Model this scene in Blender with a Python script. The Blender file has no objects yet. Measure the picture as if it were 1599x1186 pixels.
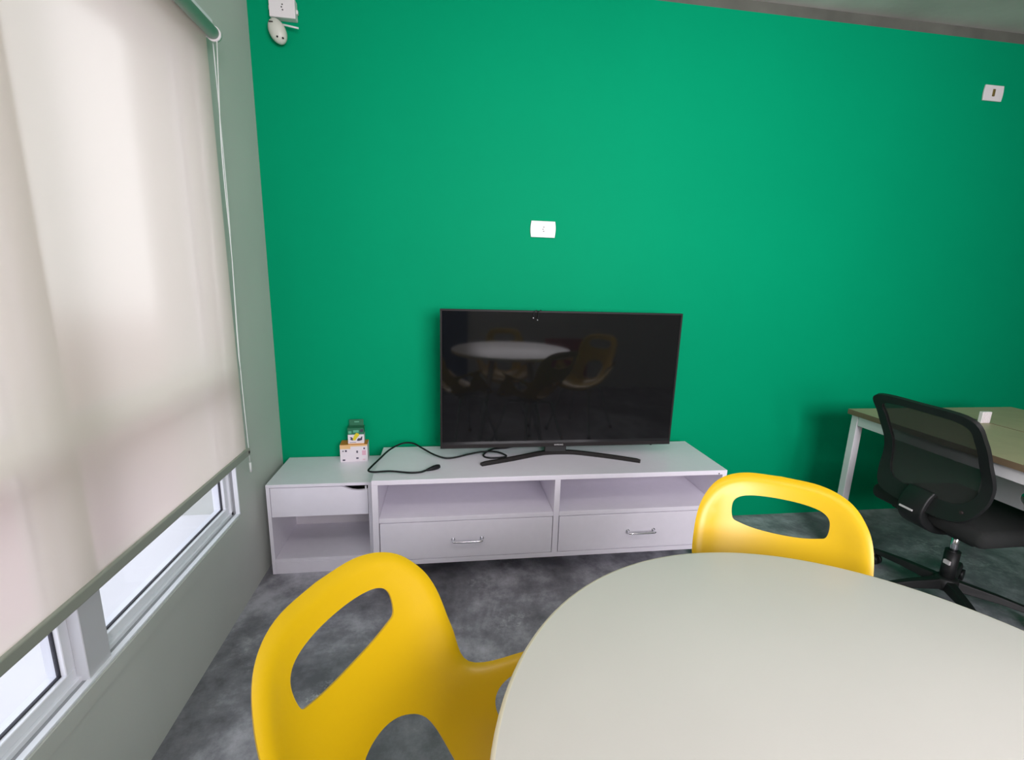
import bpy, bmesh, math, random
import numpy as np
from mathutils import Vector, Matrix
from mathutils.geometry import delaunay_2d_cdt
random.seed(4)
sc = bpy.context.scene
COL = sc.collection
PI = math.pi

# ---------------------------------------------------------------- materials
def srgb(r, g, b):
    f = lambda c: (c/255/12.92) if c/255 <= .04045 else ((c/255+.055)/1.055)**2.4
    return (f(r), f(g), f(b), 1)

def mat(name, col, rough=.5, metal=0, spec=.5, noise=None, bump=None, coat=0, scale2=None):
    """noise=(scale, amount): soft variation of the base colour; bump=(scale, strength)"""
    m = bpy.data.materials.new(name); m.use_nodes = True
    nt = m.node_tree; b = nt.nodes['Principled BSDF']
    b.inputs['Base Color'].default_value = col
    b.inputs['Roughness'].default_value = rough
    b.inputs['Metallic'].default_value = metal
    b.inputs['Specular IOR Level'].default_value = spec
    b.inputs['Coat Weight'].default_value = coat
    tc = nt.nodes.new('ShaderNodeTexCoord')
    if noise:
        n = nt.nodes.new('ShaderNodeTexNoise'); n.inputs['Scale'].default_value = noise[0]
        n.inputs['Detail'].default_value = 5
        nt.links.new(tc.outputs['Object'], n.inputs['Vector'])
        r = nt.nodes.new('ShaderNodeValToRGB')
        a = noise[1]
        r.color_ramp.elements[0].position = .3; r.color_ramp.elements[1].position = .7
        r.color_ramp.elements[0].color = tuple(c*(1-a) for c in col[:3])+(1,)
        r.color_ramp.elements[1].color = tuple(min(1, c*(1+a)) for c in col[:3])+(1,)
        nt.links.new(n.outputs['Fac'], r.inputs['Fac'])
        nt.links.new(r.outputs['Color'], b.inputs['Base Color'])
    if bump:
        n = nt.nodes.new('ShaderNodeTexNoise'); n.inputs['Scale'].default_value = bump[0]
        n.inputs['Detail'].default_value = 3
        nt.links.new(tc.outputs['Object'], n.inputs['Vector'])
        bp = nt.nodes.new('ShaderNodeBump'); bp.inputs['Strength'].default_value = bump[1]
        bp.inputs['Distance'].default_value = .002
        nt.links.new(n.outputs['Fac'], bp.inputs['Height'])
        nt.links.new(bp.outputs['Normal'], b.inputs['Normal'])
    return m

def emit(name, col, s):
    m = bpy.data.materials.new(name); m.use_nodes = True
    nt = m.node_tree; nt.nodes.clear()
    e = nt.nodes.new('ShaderNodeEmission'); e.inputs[0].default_value = col; e.inputs[1].default_value = s
    o = nt.nodes.new('ShaderNodeOutputMaterial'); nt.links.new(e.outputs[0], o.inputs[0])
    return m

M = {}
M['green'] = mat('green_wall_paint', (0.0, .305, .140, 1), .6, noise=(1.2, .03), bump=(160, .12), spec=.04)
M['graywall'] = mat('grey_wall_paint', (.56, .585, .54, 1), .6, noise=(2.0, .04), bump=(120, .15))
M['white_wall'] = mat('white_wall_paint', (.42, .40, .39, 1), .6, noise=(2, .03))
M['back_paint'] = mat('back_wall_paint', (.72, .70, .68, 1), .6, noise=(2, .03))
M['concrete'] = mat('ceiling_concrete', (.52, .50, .47, 1), .8, noise=(2.2, .16), bump=(30, .5))
M['dark_band'] = mat('dark_wall_band', (.11, .115, .095, 1), .85, noise=(6, .2), bump=(60, .5))  # dark band along the wall top, just under the ceiling
M['lam'] = mat('white_laminate', (.86, .83, .91, 1), .28, noise=(30, .012), bump=(260, .04))
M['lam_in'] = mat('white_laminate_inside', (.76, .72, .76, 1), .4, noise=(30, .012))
M['darkgap'] = mat('dark_inside', (.02, .02, .02, 1), .8)
M['metal'] = mat('chrome', (.75, .75, .78, 1), .18, metal=1)
M['gray_metal'] = mat('light_grey_enamel', (.62, .63, .66, 1), .35)
M['white_metal'] = mat('white_enamel', (.78, .78, .80, 1), .35)
M['alu'] = mat('white_aluminium', (.86, .88, .93, 1), .35)
M['alu_gray'] = mat('grey_channel', (.33, .34, .36, 1), .5)
M['gasket'] = mat('black_gasket', (.02, .02, .03, 1), .6)
M['yellow'] = mat('yellow_plastic', (.66, .42, .004, 1), .36, spec=.45, bump=(500, .05))
M['table'] = mat('table_laminate', (.67, .645, .60, 1), .38, noise=(3.5, .025), bump=(300, .05), spec=.5)
M['table_edge'] = mat('table_edge_band', (.80, .74, .60, 1), .4)
M['wood'] = mat('pale_wood_laminate', (.40, .36, .22, 1), .45, noise=(12, .06))
M['wood_edge'] = mat('brown_edge_band', (.20, .14, .085, 1), .5)
M['tvframe'] = mat('tv_black_plastic', (.020, .018, .018, 1), .45, spec=.15)
M['tvback'] = mat('tv_back_plastic', (.02, .02, .02, 1), .5)
M['screen'] = mat('tv_screen_glass', (.006, .006, .0065, 1), .05, spec=.5)
M['logo'] = mat('silver_print', (.7, .7, .7, 1), .3)
M['cable'] = mat('black_cable', (.008, .009, .010, 1), .5, spec=.25)
M['black'] = mat('black_plastic', (.009, .010, .010, 1), .5, bump=(200, .1))
M['black_fabric'] = mat('black_fabric', (.018, .020, .019, 1), .9, bump=(400, .4))
M['plate'] = mat('white_socket_plastic', (.80, .76, .76, 1), .35)
M['hole'] = mat('socket_hole', (.03, .02, .02, 1), .6)
M['rocker'] = mat('brown_rocker', (.17, .12, .03, 1), .4)
M['device'] = mat('offwhite_device_plastic', (.66, .66, .58, 1), .4)
M['string'] = mat('white_cord', (.75, .78, .74, 1), .6)
M['pink'] = mat('exterior_pink_render', (.66, .56, .54, 1), .8, noise=(4, .06))
M['pave'] = mat('exterior_pavement', (.50, .37, .50, 1), .8, noise=(9, .35), bump=(20, .4))
M['extwhite'] = mat('exterior_white_render', (.82, .82, .84, 1), .8)
M['blue'] = mat('blue_panel', (.01, .10, .22, 1), .6)
M['red'] = mat('red_panel', (.50, .02, .02, 1), .6)
M['box_white'] = mat('carton_white', (.78, .72, .76, 1), .5)
M['box_orange'] = mat('carton_orange', (.60, .22, .03, 1), .5)
M['box_peach'] = mat('carton_peach', (.80, .50, .22, 1), .5)
M['box_pink'] = mat('carton_pink', (.72, .42, .52, 1), .5)
M['box_green'] = mat('carton_green', (.02, .16, .08, 1), .5)
M['box_green2'] = mat('carton_pale_green', (.12, .42, .27, 1), .5)
M['box_yellow'] = mat('carton_yellow', (.75, .60, .02, 1), .5)
M['box_navy'] = mat('carton_dark_print', (.05, .04, .08, 1), .5)
M['lens'] = mat('glossy_black', (.01, .01, .01, 1), .05)

# polished burnt-cement floor
def floor_mat():
    m = bpy.data.materials.new('burnt_cement_floor'); m.use_nodes = True
    nt = m.node_tree; b = nt.nodes['Principled BSDF']; L = nt.links.new
    tc = nt.nodes.new('ShaderNodeTexCoord')
    n1 = nt.nodes.new('ShaderNodeTexNoise'); n1.inputs['Scale'].default_value = 1.6; n1.inputs['Detail'].default_value = 9; n1.inputs['Roughness'].default_value = .62; n1.inputs['Distortion'].default_value = .8
    n2 = nt.nodes.new('ShaderNodeTexNoise'); n2.inputs['Scale'].default_value = 8; n2.inputs['Detail'].default_value = 8; n2.inputs['Roughness'].default_value = .7
    L(tc.outputs['Object'], n1.inputs['Vector']); L(tc.outputs['Object'], n2.inputs['Vector'])
    mx = nt.nodes.new('ShaderNodeMath'); mx.operation = 'MULTIPLY_ADD'; mx.inputs[1].default_value = .55
    L(n1.outputs['Fac'], mx.inputs[0])
    m2 = nt.nodes.new('ShaderNodeMath'); m2.operation = 'MULTIPLY'; m2.inputs[1].default_value = .45
    L(n2.outputs['Fac'], m2.inputs[0]); L(m2.outputs[0], mx.inputs[2])
    r = nt.nodes.new('ShaderNodeValToRGB'); cr = r.color_ramp
    cr.elements[0].position = .40; cr.elements[0].color = (.125, .122, .14, 1)
    cr.elements[1].position = .62; cr.elements[1].color = (.52, .515, .57, 1)
    e = cr.elements.new(.5); e.color = (.235, .232, .262, 1)
    L(mx.outputs[0], r.inputs['Fac']); L(r.outputs['Color'], b.inputs['Base Color'])
    # pale scuffs worn into the cement
    n3 = nt.nodes.new('ShaderNodeTexNoise'); n3.inputs['Scale'].default_value = 2.6; n3.inputs['Detail'].default_value = 2
    n4 = nt.nodes.new('ShaderNodeTexNoise'); n4.inputs['Scale'].default_value = 34; n4.inputs['Detail'].default_value = 6; n4.inputs['Roughness'].default_value = .75
    L(tc.outputs['Object'], n3.inputs['Vector']); L(tc.outputs['Object'], n4.inputs['Vector'])
    a3 = nt.nodes.new('ShaderNodeMapRange'); a3.inputs[1].default_value = .57; a3.inputs[2].default_value = .68
    a4 = nt.nodes.new('ShaderNodeMapRange'); a4.inputs[1].default_value = .50; a4.inputs[2].default_value = .66
    L(n3.outputs['Fac'], a3.inputs[0]); L(n4.outputs['Fac'], a4.inputs[0])
    mm = nt.nodes.new('ShaderNodeMath'); mm.operation = 'MULTIPLY'; L(a3.outputs[0], mm.inputs[0]); L(a4.outputs[0], mm.inputs[1])
    mc = nt.nodes.new('ShaderNodeMix'); mc.data_type = 'RGBA'; mc.inputs[7].default_value = (.62, .62, .66, 1)
    L(mm.outputs[0], mc.inputs[0]); L(r.outputs['Color'], mc.inputs[6]); L(mc.outputs[2], b.inputs['Base Color'])
    rr = nt.nodes.new('ShaderNodeMapRange'); rr.inputs[3].default_value = .30; rr.inputs[4].default_value = .48
    L(n2.outputs['Fac'], rr.inputs[0]); L(rr.outputs[0], b.inputs['Roughness'])
    bp = nt.nodes.new('ShaderNodeBump'); bp.inputs['Strength'].default_value = .25; bp.inputs['Distance'].default_value = .003
    L(n2.outputs['Fac'], bp.inputs['Height']); L(bp.outputs['Normal'], b.inputs['Normal'])
    return m
M['floor'] = floor_mat()

def blind_mat():
    m = bpy.data.materials.new('roller_blind_fabric'); m.use_nodes = True
    nt = m.node_tree; nt.nodes.clear(); L = nt.links.new
    o = nt.nodes.new('ShaderNodeOutputMaterial')
    d = nt.nodes.new('ShaderNodeBsdfDiffuse'); d.inputs[0].default_value = (.60, .56, .48, 1)
    t = nt.nodes.new('ShaderNodeBsdfTranslucent'); t.inputs[0].default_value = (.96, .88, .75, 1)
    a = nt.nodes.new('ShaderNodeMixShader'); a.inputs[0].default_value = .62
    L(d.outputs[0], a.inputs[1]); L(t.outputs[0], a.inputs[2])
    # open weave: part of the light passes straight through, a little scattered
    rf = nt.nodes.new('ShaderNodeBsdfRefraction'); rf.inputs['IOR'].default_value = 1.08
    rf.inputs['Roughness'].default_value = .95; rf.inputs['Color'].default_value = (.95, .90, .82, 1)
    g = nt.nodes.new('ShaderNodeMixShader'); g.inputs[0].default_value = .20
    L(a.outputs[0], g.inputs[1]); L(rf.outputs[0], g.inputs[2])
    L(g.outputs[0], o.inputs[0])
    return m
M['blind'] = blind_mat()

def see_through(name, col, fac, rough=.8):
    m = bpy.data.materials.new(name); m.use_nodes = True
    nt = m.node_tree; b = nt.nodes['Principled BSDF']; L = nt.links.new
    b.inputs['Base Color'].default_value = col; b.inputs['Roughness'].default_value = rough
    t = nt.nodes.new('ShaderNodeBsdfTransparent'); x = nt.nodes.new('ShaderNodeMixShader')
    x.inputs[0].default_value = fac
    L(t.outputs[0], x.inputs[1]); L(b.outputs[0], x.inputs[2]); L(x.outputs[0], nt.nodes['Material Output'].inputs[0])
    return m
M['mesh'] = see_through('black_mesh_weave', (.03, .033, .03, 1), .64)
def glass_mat():
    m = bpy.data.materials.new('window_glass'); m.use_nodes = True
    nt = m.node_tree; nt.nodes.clear(); L = nt.links.new
    o = nt.nodes.new('ShaderNodeOutputMaterial')
    t = nt.nodes.new('ShaderNodeBsdfTransparent'); t.inputs[0].default_value = (.94, .95, .97, 1)
    g = nt.nodes.new('ShaderNodeBsdfGlossy'); g.inputs['Roughness'].default_value = .02
    x = nt.nodes.new('ShaderNodeMixShader')
    x.inputs[0].default_value = .07; L(t.outputs[0], x.inputs[1]); L(g.outputs[0], x.inputs[2]); L(x.outputs[0], o.inputs[0])
    return m
M['glass'] = glass_mat()

# ---------------------------------------------------------------- mesh helpers
def link(name, bm, m, parent=None, smooth=False, loc=None):
    me = bpy.data.meshes.new(name); bm.normal_update(); bm.to_mesh(me); bm.free()
    ms = m if isinstance(m, (list, tuple)) else [m]
    for k in ms: me.materials.append(M[k])
    if smooth:
        for p in me.polygons: p.use_smooth = True
    o = bpy.data.objects.new(name, me); COL.objects.link(o)
    if parent: o.parent = parent
    if loc: o.location = loc
    return o

def box(bm, x0, x1, y0, y1, z0, z1, bev=0, mi=0, seg=2):
    if x0 > x1: x0, x1 = x1, x0
    if y0 > y1: y0, y1 = y1, y0
    if z0 > z1: z0, z1 = z1, z0
    mt = Matrix.Translation(((x0+x1)/2, (y0+y1)/2, (z0+z1)/2)) @ Matrix.Diagonal((x1-x0, y1-y0, z1-z0, 1))
    r = bmesh.ops.create_cube(bm, size=1, matrix=mt)
    fs = set(f for v in r['verts'] for f in v.link_faces)
    for f in fs: f.material_index = mi
    if bev:
        es = set(e for v in r['verts'] for e in v.link_edges)
        q = bmesh.ops.bevel(bm, geom=list(es), offset=bev, segments=seg, affect='EDGES', profile=.5)
        for f in q['faces']: f.material_index = mi
    return bm

def B(*a, **k): return box(bmesh.new(), *a, **k)

def crv(pts, n=8, closed=False):
    P = np.array(pts, float)
    Q = np.vstack([P[-1], P, P[0], P[1]]) if closed else np.vstack([2*P[0]-P[1], P, 2*P[-1]-P[-2]])
    out = []
    for i in range(1, len(Q)-2):
        t = np.linspace(0, 1, n, endpoint=False)[:, None]; a, b, c, d = Q[i-1:i+3]
        out.append(.5*((2*b)+(c-a)*t+(2*a-5*b+4*c-d)*t*t+(3*b-a-3*c+d)*t**3))
    return np.vstack(out+([] if closed else [Q[-2][None]]))

def tube(bm, pts, r, seg=10, closed=False, cap=True, mi=0, r2=None):
    P = [Vector(p) for p in pts]; n = len(P); rings = []; up = None
    for i in range(n):
        if closed: t = P[(i+1) % n]-P[i-1]
        else: t = P[min(i+1, n-1)]-P[max(i-1, 0)]
        t.normalize()
        if up is None:
            up = Vector((0, 0, 1)) if abs(t.z) < .9 else Vector((1, 0, 0))
        s = t.cross(up).normalized(); up = s.cross(t).normalized()
        rr = r if r2 is None else r+(r2-r)*i/(n-1)
        rings.append([bm.verts.new(P[i]+s*math.cos(2*PI*k/seg)*rr+up*math.sin(2*PI*k/seg)*rr) for k in range(seg)])
    for i in range(n if closed else n-1):
        a, b = rings[i], rings[(i+1) % n]
        for k in range(seg):
            f = bm.faces.new((a[k], a[(k+1) % seg], b[(k+1) % seg], b[k])); f.material_index = mi; f.smooth = True
    if cap and not closed:
        f = bm.faces.new(rings[0][::-1]); f.material_index = mi
        f = bm.faces.new(rings[-1]); f.material_index = mi
    bmesh.ops.recalc_face_normals(bm, faces=bm.faces)
    return bm

def T(*a, **k): return tube(bmesh.new(), *a, **k)

def prism(bm, pts, axis, a, b, mi=0, bev=0):
    """2-D outline extruded along axis between a and b"""
    def P(u, v, w): return {'x': (w, u, v), 'y': (u, w, v), 'z': (u, v, w)}[axis]
    v0 = [bm.verts.new(P(u, v, a)) for u, v in pts]; v1 = [bm.verts.new(P(u, v, b)) for u, v in pts]
    fs = [bm.faces.new(v0), bm.faces.new(v1)]
    n = len(pts)
    for i in range(n): fs.append(bm.faces.new((v0[i], v0[(i+1) % n], v1[(i+1) % n], v1[i])))
    for f in fs: f.material_index = mi
    bmesh.ops.recalc_face_normals(bm, faces=fs)
    if bev:
        es = list(set(list(fs[0].edges)+list(fs[1].edges)))
        q = bmesh.ops.bevel(bm, geom=es, offset=bev, segments=2, affect='EDGES', profile=.5)
        for f in q['faces']: f.material_index = mi
    return bm

def lathe(bm, prof, cx, cy, seg=32, mi=0):
    rings = []
    for r, z in prof:
        rings.append([bm.verts.new((cx+r*math.cos(2*PI*k/seg), cy+r*math.sin(2*PI*k/seg), z)) for k in range(seg)] if r > 1e-6 else [bm.verts.new((cx, cy, z))])
    for a, b in zip(rings, rings[1:]):
        for k in range(seg):
            k2 = (k+1) % seg
            if len(a) == 1 and len(b) == 1: continue
            if len(a) == 1: f = bm.faces.new((a[0], b[k2], b[k]))
            elif len(b) == 1: f = bm.faces.new((a[k], a[k2], b[0]))
            else: f = bm.faces.new((a[k], a[k2], b[k2], b[k]))
            f.material_index = mi; f.smooth = True
    bmesh.ops.recalc_face_normals(bm, faces=bm.faces)
    return bm

def inpoly(p, poly):
    x, y = p; c = False; n = len(poly); j = n-1
    for i in range(n):
        xi, yi = poly[i]; xj, yj = poly[j]
        if (yi > y) != (yj > y) and x < (xj-xi)*(y-yi)/(yj-yi)+xi: c = not c
        j = i
    return c

def pdist(P, poly):
    A = np.array(poly); Bq = np.roll(A, -1, 0); Tt = Bq-A; L2 = (Tt**2).sum(1)+1e-12
    t = np.clip(((P[:, None, :]-A)*Tt).sum(2)/L2, 0, 1)
    return np.hypot(*np.moveaxis(A+Tt*t[..., None]-P[:, None, :], 2, 0)).min(1)

def sheet(outer, holes, step, fn, name, m, parent, thick, offset=-1, rings=()):
    """triangulated sheet with holes, mapped to 3-D by fn(uv, distance_to_outer)"""
    outer = [tuple(p) for p in outer]; holes = [[tuple(p) for p in h] for h in holes]
    V = []; E = []
    for lp in [outer]+holes:
        s = len(V); V += lp; E += [(s+i, s+(i+1) % len(lp)) for i in range(len(lp))]
    O = np.array(outer); nb = len(V)
    t = np.roll(O, -1, 0)-np.roll(O, 1, 0); t /= np.hypot(*t.T)[:, None]; nrm = np.c_[-t[:, 1], t[:, 0]]
    if not inpoly(tuple(O[3]+nrm[3]*.002), outer): nrm = -nrm
    extra = [O+nrm*d for d in rings]
    mn, mx = O.min(0), O.max(0)
    gx = np.arange(mn[0], mx[0], step); gy = np.arange(mn[1], mx[1], step)
    G = np.array([(x+(step/2 if j % 2 else 0), y) for j, y in enumerate(gy) for x in gx])
    dm = (rings[-1] if rings else 0)+step*.6
    G = G[pdist(G, outer) > dm]
    cand = np.vstack(extra+[G]) if extra else G
    ok = np.array([inpoly(p, outer) for p in cand])
    for h in holes:
        ok &= ~np.array([inpoly(p, h) for p in cand]); ok &= pdist(cand, h) > step*.45
    V += [tuple(p) for p in cand[ok]]
    vs, es, fs, *_ = delaunay_2d_cdt([Vector(p) for p in V], E, [], 0, 1e-6)
    vs = np.array([tuple(v) for v in vs])
    keep = []
    for f in fs:
        c = vs[list(f)].mean(0)
        if inpoly(c, outer) and not any(inpoly(c, h) for h in holes): keep.append(f)
    P = fn(vs, pdist(vs, outer))
    bm = bmesh.new(); bv = [bm.verts.new(p) for p in P]
    for f in keep:
        try: fc = bm.faces.new([bv[i] for i in f]); fc.smooth = True
        except ValueError: pass
    bmesh.ops.delete(bm, geom=[v for v in bm.verts if not v.link_faces], context='VERTS')
    o = link(name, bm, m, parent)
    s = o.modifiers.new('thickness', 'SOLIDIFY'); s.thickness = thick; s.offset = offset
    s = o.modifiers.new('crisp_rim', 'EDGE_SPLIT'); s.split_angle = math.radians(50)
    return o

def tag(o, label, cat, group=None):
    o['label'] = label; o['category'] = cat
    if group: o['group'] = group
    return o

def thing(name, label, cat, loc=(0, 0, 0), rz=0, group=None):
    o = bpy.data.objects.new(name, None); COL.objects.link(o); o.empty_display_size = .1
    o.location = loc; o.rotation_euler = (0, 0, rz)
    return tag(o, label, cat, group)

def struct(name, bm, m, parent=None):
    o = link(name, bm, m, parent)
    if parent is None: o['kind'] = 'structure'
    return o

def wall_boxes(axis, a0, a1, s0, s1, z0, z1, holes, mi=0):
    """solid wall with rectangular openings; axis='x' wall lies at x in [a0,a1] and runs along y in [s0,s1]"""
    bm = bmesh.new()
    def put(u0, u1, w0, w1):
        if u1-u0 < 1e-4 or w1-w0 < 1e-4: return
        if axis == 'x': box(bm, a0, a1, u0, u1, w0, w1)
        else: box(bm, u0, u1, a0, a1, w0, w1)
    cur = s0
    for (h0, h1, hz0, hz1) in sorted(holes):
        put(cur, h0, z0, z1); put(h0, h1, z0, hz0); put(h0, h1, hz1, z1); cur = h1
    put(cur, s1, z0, z1)
    return bm

# ---------------------------------------------------------------- room shell
XR, YB, ZC = 6.6, -3.75, 2.60
WY0, WY1, WZ0, WZ1 = -2.86, -.495, .385, 2.02        # blind-covered window opening
W2 = (-3.7, -3.05, .9, 2.2)                           # second window, behind the camera
W3 = (1.0, 2.7, 1.08, 2.30)                           # unseen opening added to the back wall for fill light
struct('floor', B(-.25, XR+.2, YB-.2, .2, -.15, 0), 'floor')
struct('ceiling', B(-.25, XR+.2, YB-.2, .2, ZC, ZC+.2), 'concrete')
bm = B(0, XR, 0, .2, 0, 2.552); box(bm, 0, XR, .004, .2, 2.552, ZC, mi=1)
struct('wall_front', bm, ['green', 'dark_band'])
struct('wall_left', wall_boxes('x', -.22, 0, YB, .2, 0, ZC, [(WY0, WY1, WZ0, WZ1), W2]), 'graywall')
struct('wall_right', B(XR, XR+.2, YB, .2, 0, ZC), 'white_wall')
struct('wall_back', wall_boxes('y', YB-.2, YB, -.22, XR+.2, 0, ZC, [W3]), 'back_paint')
# stand-in panels for unknown blue and red things mirrored in the screen
struct('trim_1', B(.5, 1.05, YB, YB+.02, 0.0, 1.1), 'blue')
struct('trim_2', B(2.0, 2.55, YB, YB+.02, 0.12, .62), 'red')
# thin plaster band under the window
bm = prism(bmesh.new(), [(0, .335), (.006, .340), (.006, .383), (0, .385)], 'y', WY0-.02, -.52)
struct('trim_3', bm, 'graywall')

def bar(bm, y0, y1, z0, z1, x0, x1, mi=0, bev=.0015): box(bm, x0, x1, y0, y1, z0, z1, bev=bev, mi=mi, seg=1)
def make_window():
    w = bpy.data.objects.new('window_1', None); COL.objects.link(w); w['kind'] = 'structure'
    w.location = (0, WY1, WZ0)
    def L(name, bm, m):
        bmesh.ops.translate(bm, verts=bm.verts, vec=(0, -WY1, -WZ0)); return link(name, bm, m, w)
    y0, y1, z0, z1 = WY0, WY1, WZ0, WZ1
    # outer frame: white lip flush with the wall, recessed grey channel behind it
    bm = bmesh.new()
    for (x0, x1, t, mi) in ((-.012, .003, .007, 0), (-.075, -.012, .004, 1), (-.085, -.022, .016, 0)):
        a = 0 if t > .004 else 0
        bar(bm, y0, y1, z0, z0+t, x0, x1, mi, 0 if mi else .001); bar(bm, y0, y1, z1-t, z1, x0, x1, mi, 0 if mi else .001)
        bar(bm, y0, y0+t, z0, z1, x0, x1, mi, 0 if mi else .001); bar(bm, y1-t, y1, z0, z1, x0, x1, mi, 0 if mi else .001)
    L('window_frame', bm, ['alu', 'alu_gray'])
    mull = [(-1.27, -1.20), (-2.03, -1.96)]
    bm = bmesh.new()
    for a, b in mull: bar(bm, a, b, z0+.002, z1, -.085, -.006)
    L('mullion', bm, 'gray_metal')
    bays = [(-1.20, y1-.016), (-1.96, -1.27), (y0+.016, -2.03)]
    for a, b in bays:
        zb, zt, zm = z0+.016, z1-.016, .945
        s = .025
        bm = bmesh.new()
        bar(bm, a, b, zb, zb+s, -.070, -.030); bar(bm, a, b, zt-s, zt, -.070, -.030)
        bar(bm, a, a+s, zb+s, zt-s, -.070, -.030); bar(bm, b-s, b, zb+s, zt-s, -.070, -.030)
        bar(bm, a+s, b-s, zm-.035, zm+.035, -.070, -.030)
        g = .0035
        for (c, d) in ((zb+s, zm-.035), (zm+.035, zt-s)):
            bar(bm, a+s, b-s, c, c+g, -.0475, -.0405, 1, 0); bar(bm, a+s, b-s, d-g, d, -.0475, -.0405, 1, 0)
            bar(bm, a+s, a+s+g, c, d, -.0475, -.0405, 1, 0); bar(bm, b-s-g, b-s, c, d, -.0475, -.0405, 1, 0)
        L('window_sash', bm, ['alu', 'gasket'])
        L('window_pane', B(-.046, -.042, a+s, b-s, zb+s, zm-.035), 'glass')
        L('window_pane', B(-.046, -.042, a+s, b-s, zm+.035, zt-s), 'glass')
make_window()
def plain_window(name, x0, x1, y0, y1, z0, z1, alongx):
    w = bpy.data.objects.new(name, None); COL.objects.link(w); w['kind'] = 'structure'
    bm = bmesh.new(); t = .05
    if alongx:
        cs = [x0, (x0*2+x1)/3, (x0+2*x1)/3, x1]
        for c in cs: box(bm, max(x0, c-t/2), min(x1, c+t/2), y0, y1, z0, z1)
        for c in (z0, z1-t): box(bm, x0, x1, y0, y1, c, c+t)
        link('window_frame', bm, 'alu', w)
    else:
        cs = [y0, (y0+y1)/2, y1]
        for c in cs: box(bm, x0, x1, max(y0, c-t/2), min(y1, c+t/2), z0, z1)
        for c in (z0, z1-t): box(bm, x0, x1, y0, y1, c, c+t)
        link('window_frame', bm, 'alu', w)
plain_window('window_2', -.09, -.04, W2[0], W2[1], W2[2], W2[3], False)
plain_window('fill_window_3', W3[0], W3[1], YB-.1, YB-.05, W3[2], W3[3], True)
# outside: sill slab, paving and a low rendered wall
struct('trim_4', B(-.32, -.09, WY0-.05, WY1+.0, WZ0-.03, WZ0+.004), 'extwhite')
struct('ground', B(-9, -.22, -9, 6, -.2, .0), 'pave')
bm = B(-2.3, -2.1, -9, 1.2, 0, 1.0); box(bm, -2.1, -.22, 1.0, 1.2, 0, 1.0)
struct('wall_outside', bm, 'pink')

# ---------------------------------------------------------------- roller blind
bl = thing('roller_blind', 'beige translucent roller blind pulled down over the tall window', 'blind', (.055, -1.7, .628))
def Lb(name, bm, m, par=None, smooth=False):
    bmesh.ops.translate(bm, verts=bm.verts, vec=(-.055, 1.7, -.628)); return link(name, bm, m, par or bl, smooth)
BY0, BY1 = -2.90, -.502
bm = bmesh.new()
ys = np.linspace(BY0, BY1, 60); zs = np.linspace(.65, 2.05, 30)
gv = [[bm.verts.new((.047+.0012*math.sin(y*5.1+.6)*math.sin((z-.65)*2.2), y, z)) for y in ys] for z in zs]
for i in range(len(zs)-1):
    for j in range(len(ys)-1): bm.faces.new((gv[i][j], gv[i][j+1], gv[i+1][j+1], gv[i+1][j])).smooth = True
Lb('blind_fabric', bm, 'blind')
M['rail'] = mat('grey_green_bottom_rail', (.30, .32, .27, 1), .5)
bm = B(.040, .056, BY0, BY1+.004, .628, .656, bev=.003)
rail = Lb('bottom_rail', bm, 'rail')
bm = B(.0385, .0575, BY1-.004, BY1+.012, .6275, .6565, bev=.004); box(bm, .057, .0585, BY1-.003, BY1+.007, .637, .647, mi=1)
Lb('rail_cap', bm, ['rail', 'hole'])
M['tube'] = mat('blind_roll', (.62, .62, .60, 1), .6)
bm = T([(.066, BY0, 2.045), (.066, BY1+.004, 2.045)], .019, 28)
Lb('roller_tube', bm, 'tube')
bm = bmesh.new()
box(bm, .004, .066, BY0, BY1+.002, 2.072, 2.078, bev=.001)
box(bm, .004, .010, BY0, BY1+.002, 2.078, 2.115)
box(bm, .062, .068, BY0, BY1+.002, 2.066, 2.082, bev=.002)
box(bm, .030, .034, BY0, BY1-.01, 2.078, 2.100)
Lb('head_rail', bm, 'white_metal')
bm = bmesh.new()
prism(bm, [(.0, 2.105), (.03, 2.105), (.066, 2.082), (.066, 2.03), (.02, 2.035), (.0, 2.05)], 'y', BY1+.005, BY1+.011, bev=.002)
tube(bm, [(.066, BY1+.0045, 2.044), (.066, BY1+.016, 2.044)], .0225, 24)
Lb('blind_bracket', bm, 'plate')
bm = bmesh.new()
tube(bm, crv([(.074, -.492, 2.03), (.050, -.474, 1.70), (.035, -.437, 1.36), (.032, -.447, .95), (.03, -.436, .57)], 6), .0017, 6)
tube(bm, crv([(.056, -.478, 2.03), (.042, -.444, 1.75), (.035, -.432, 1.45), (.033, -.452, 1.05), (.032, -.447, .95)], 6), .0017, 6)
tube(bm, [(.03, -.436, .575), (.03, -.4355, .535)], .0045, 8)
Lb('pull_cord', bm, 'string')

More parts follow.
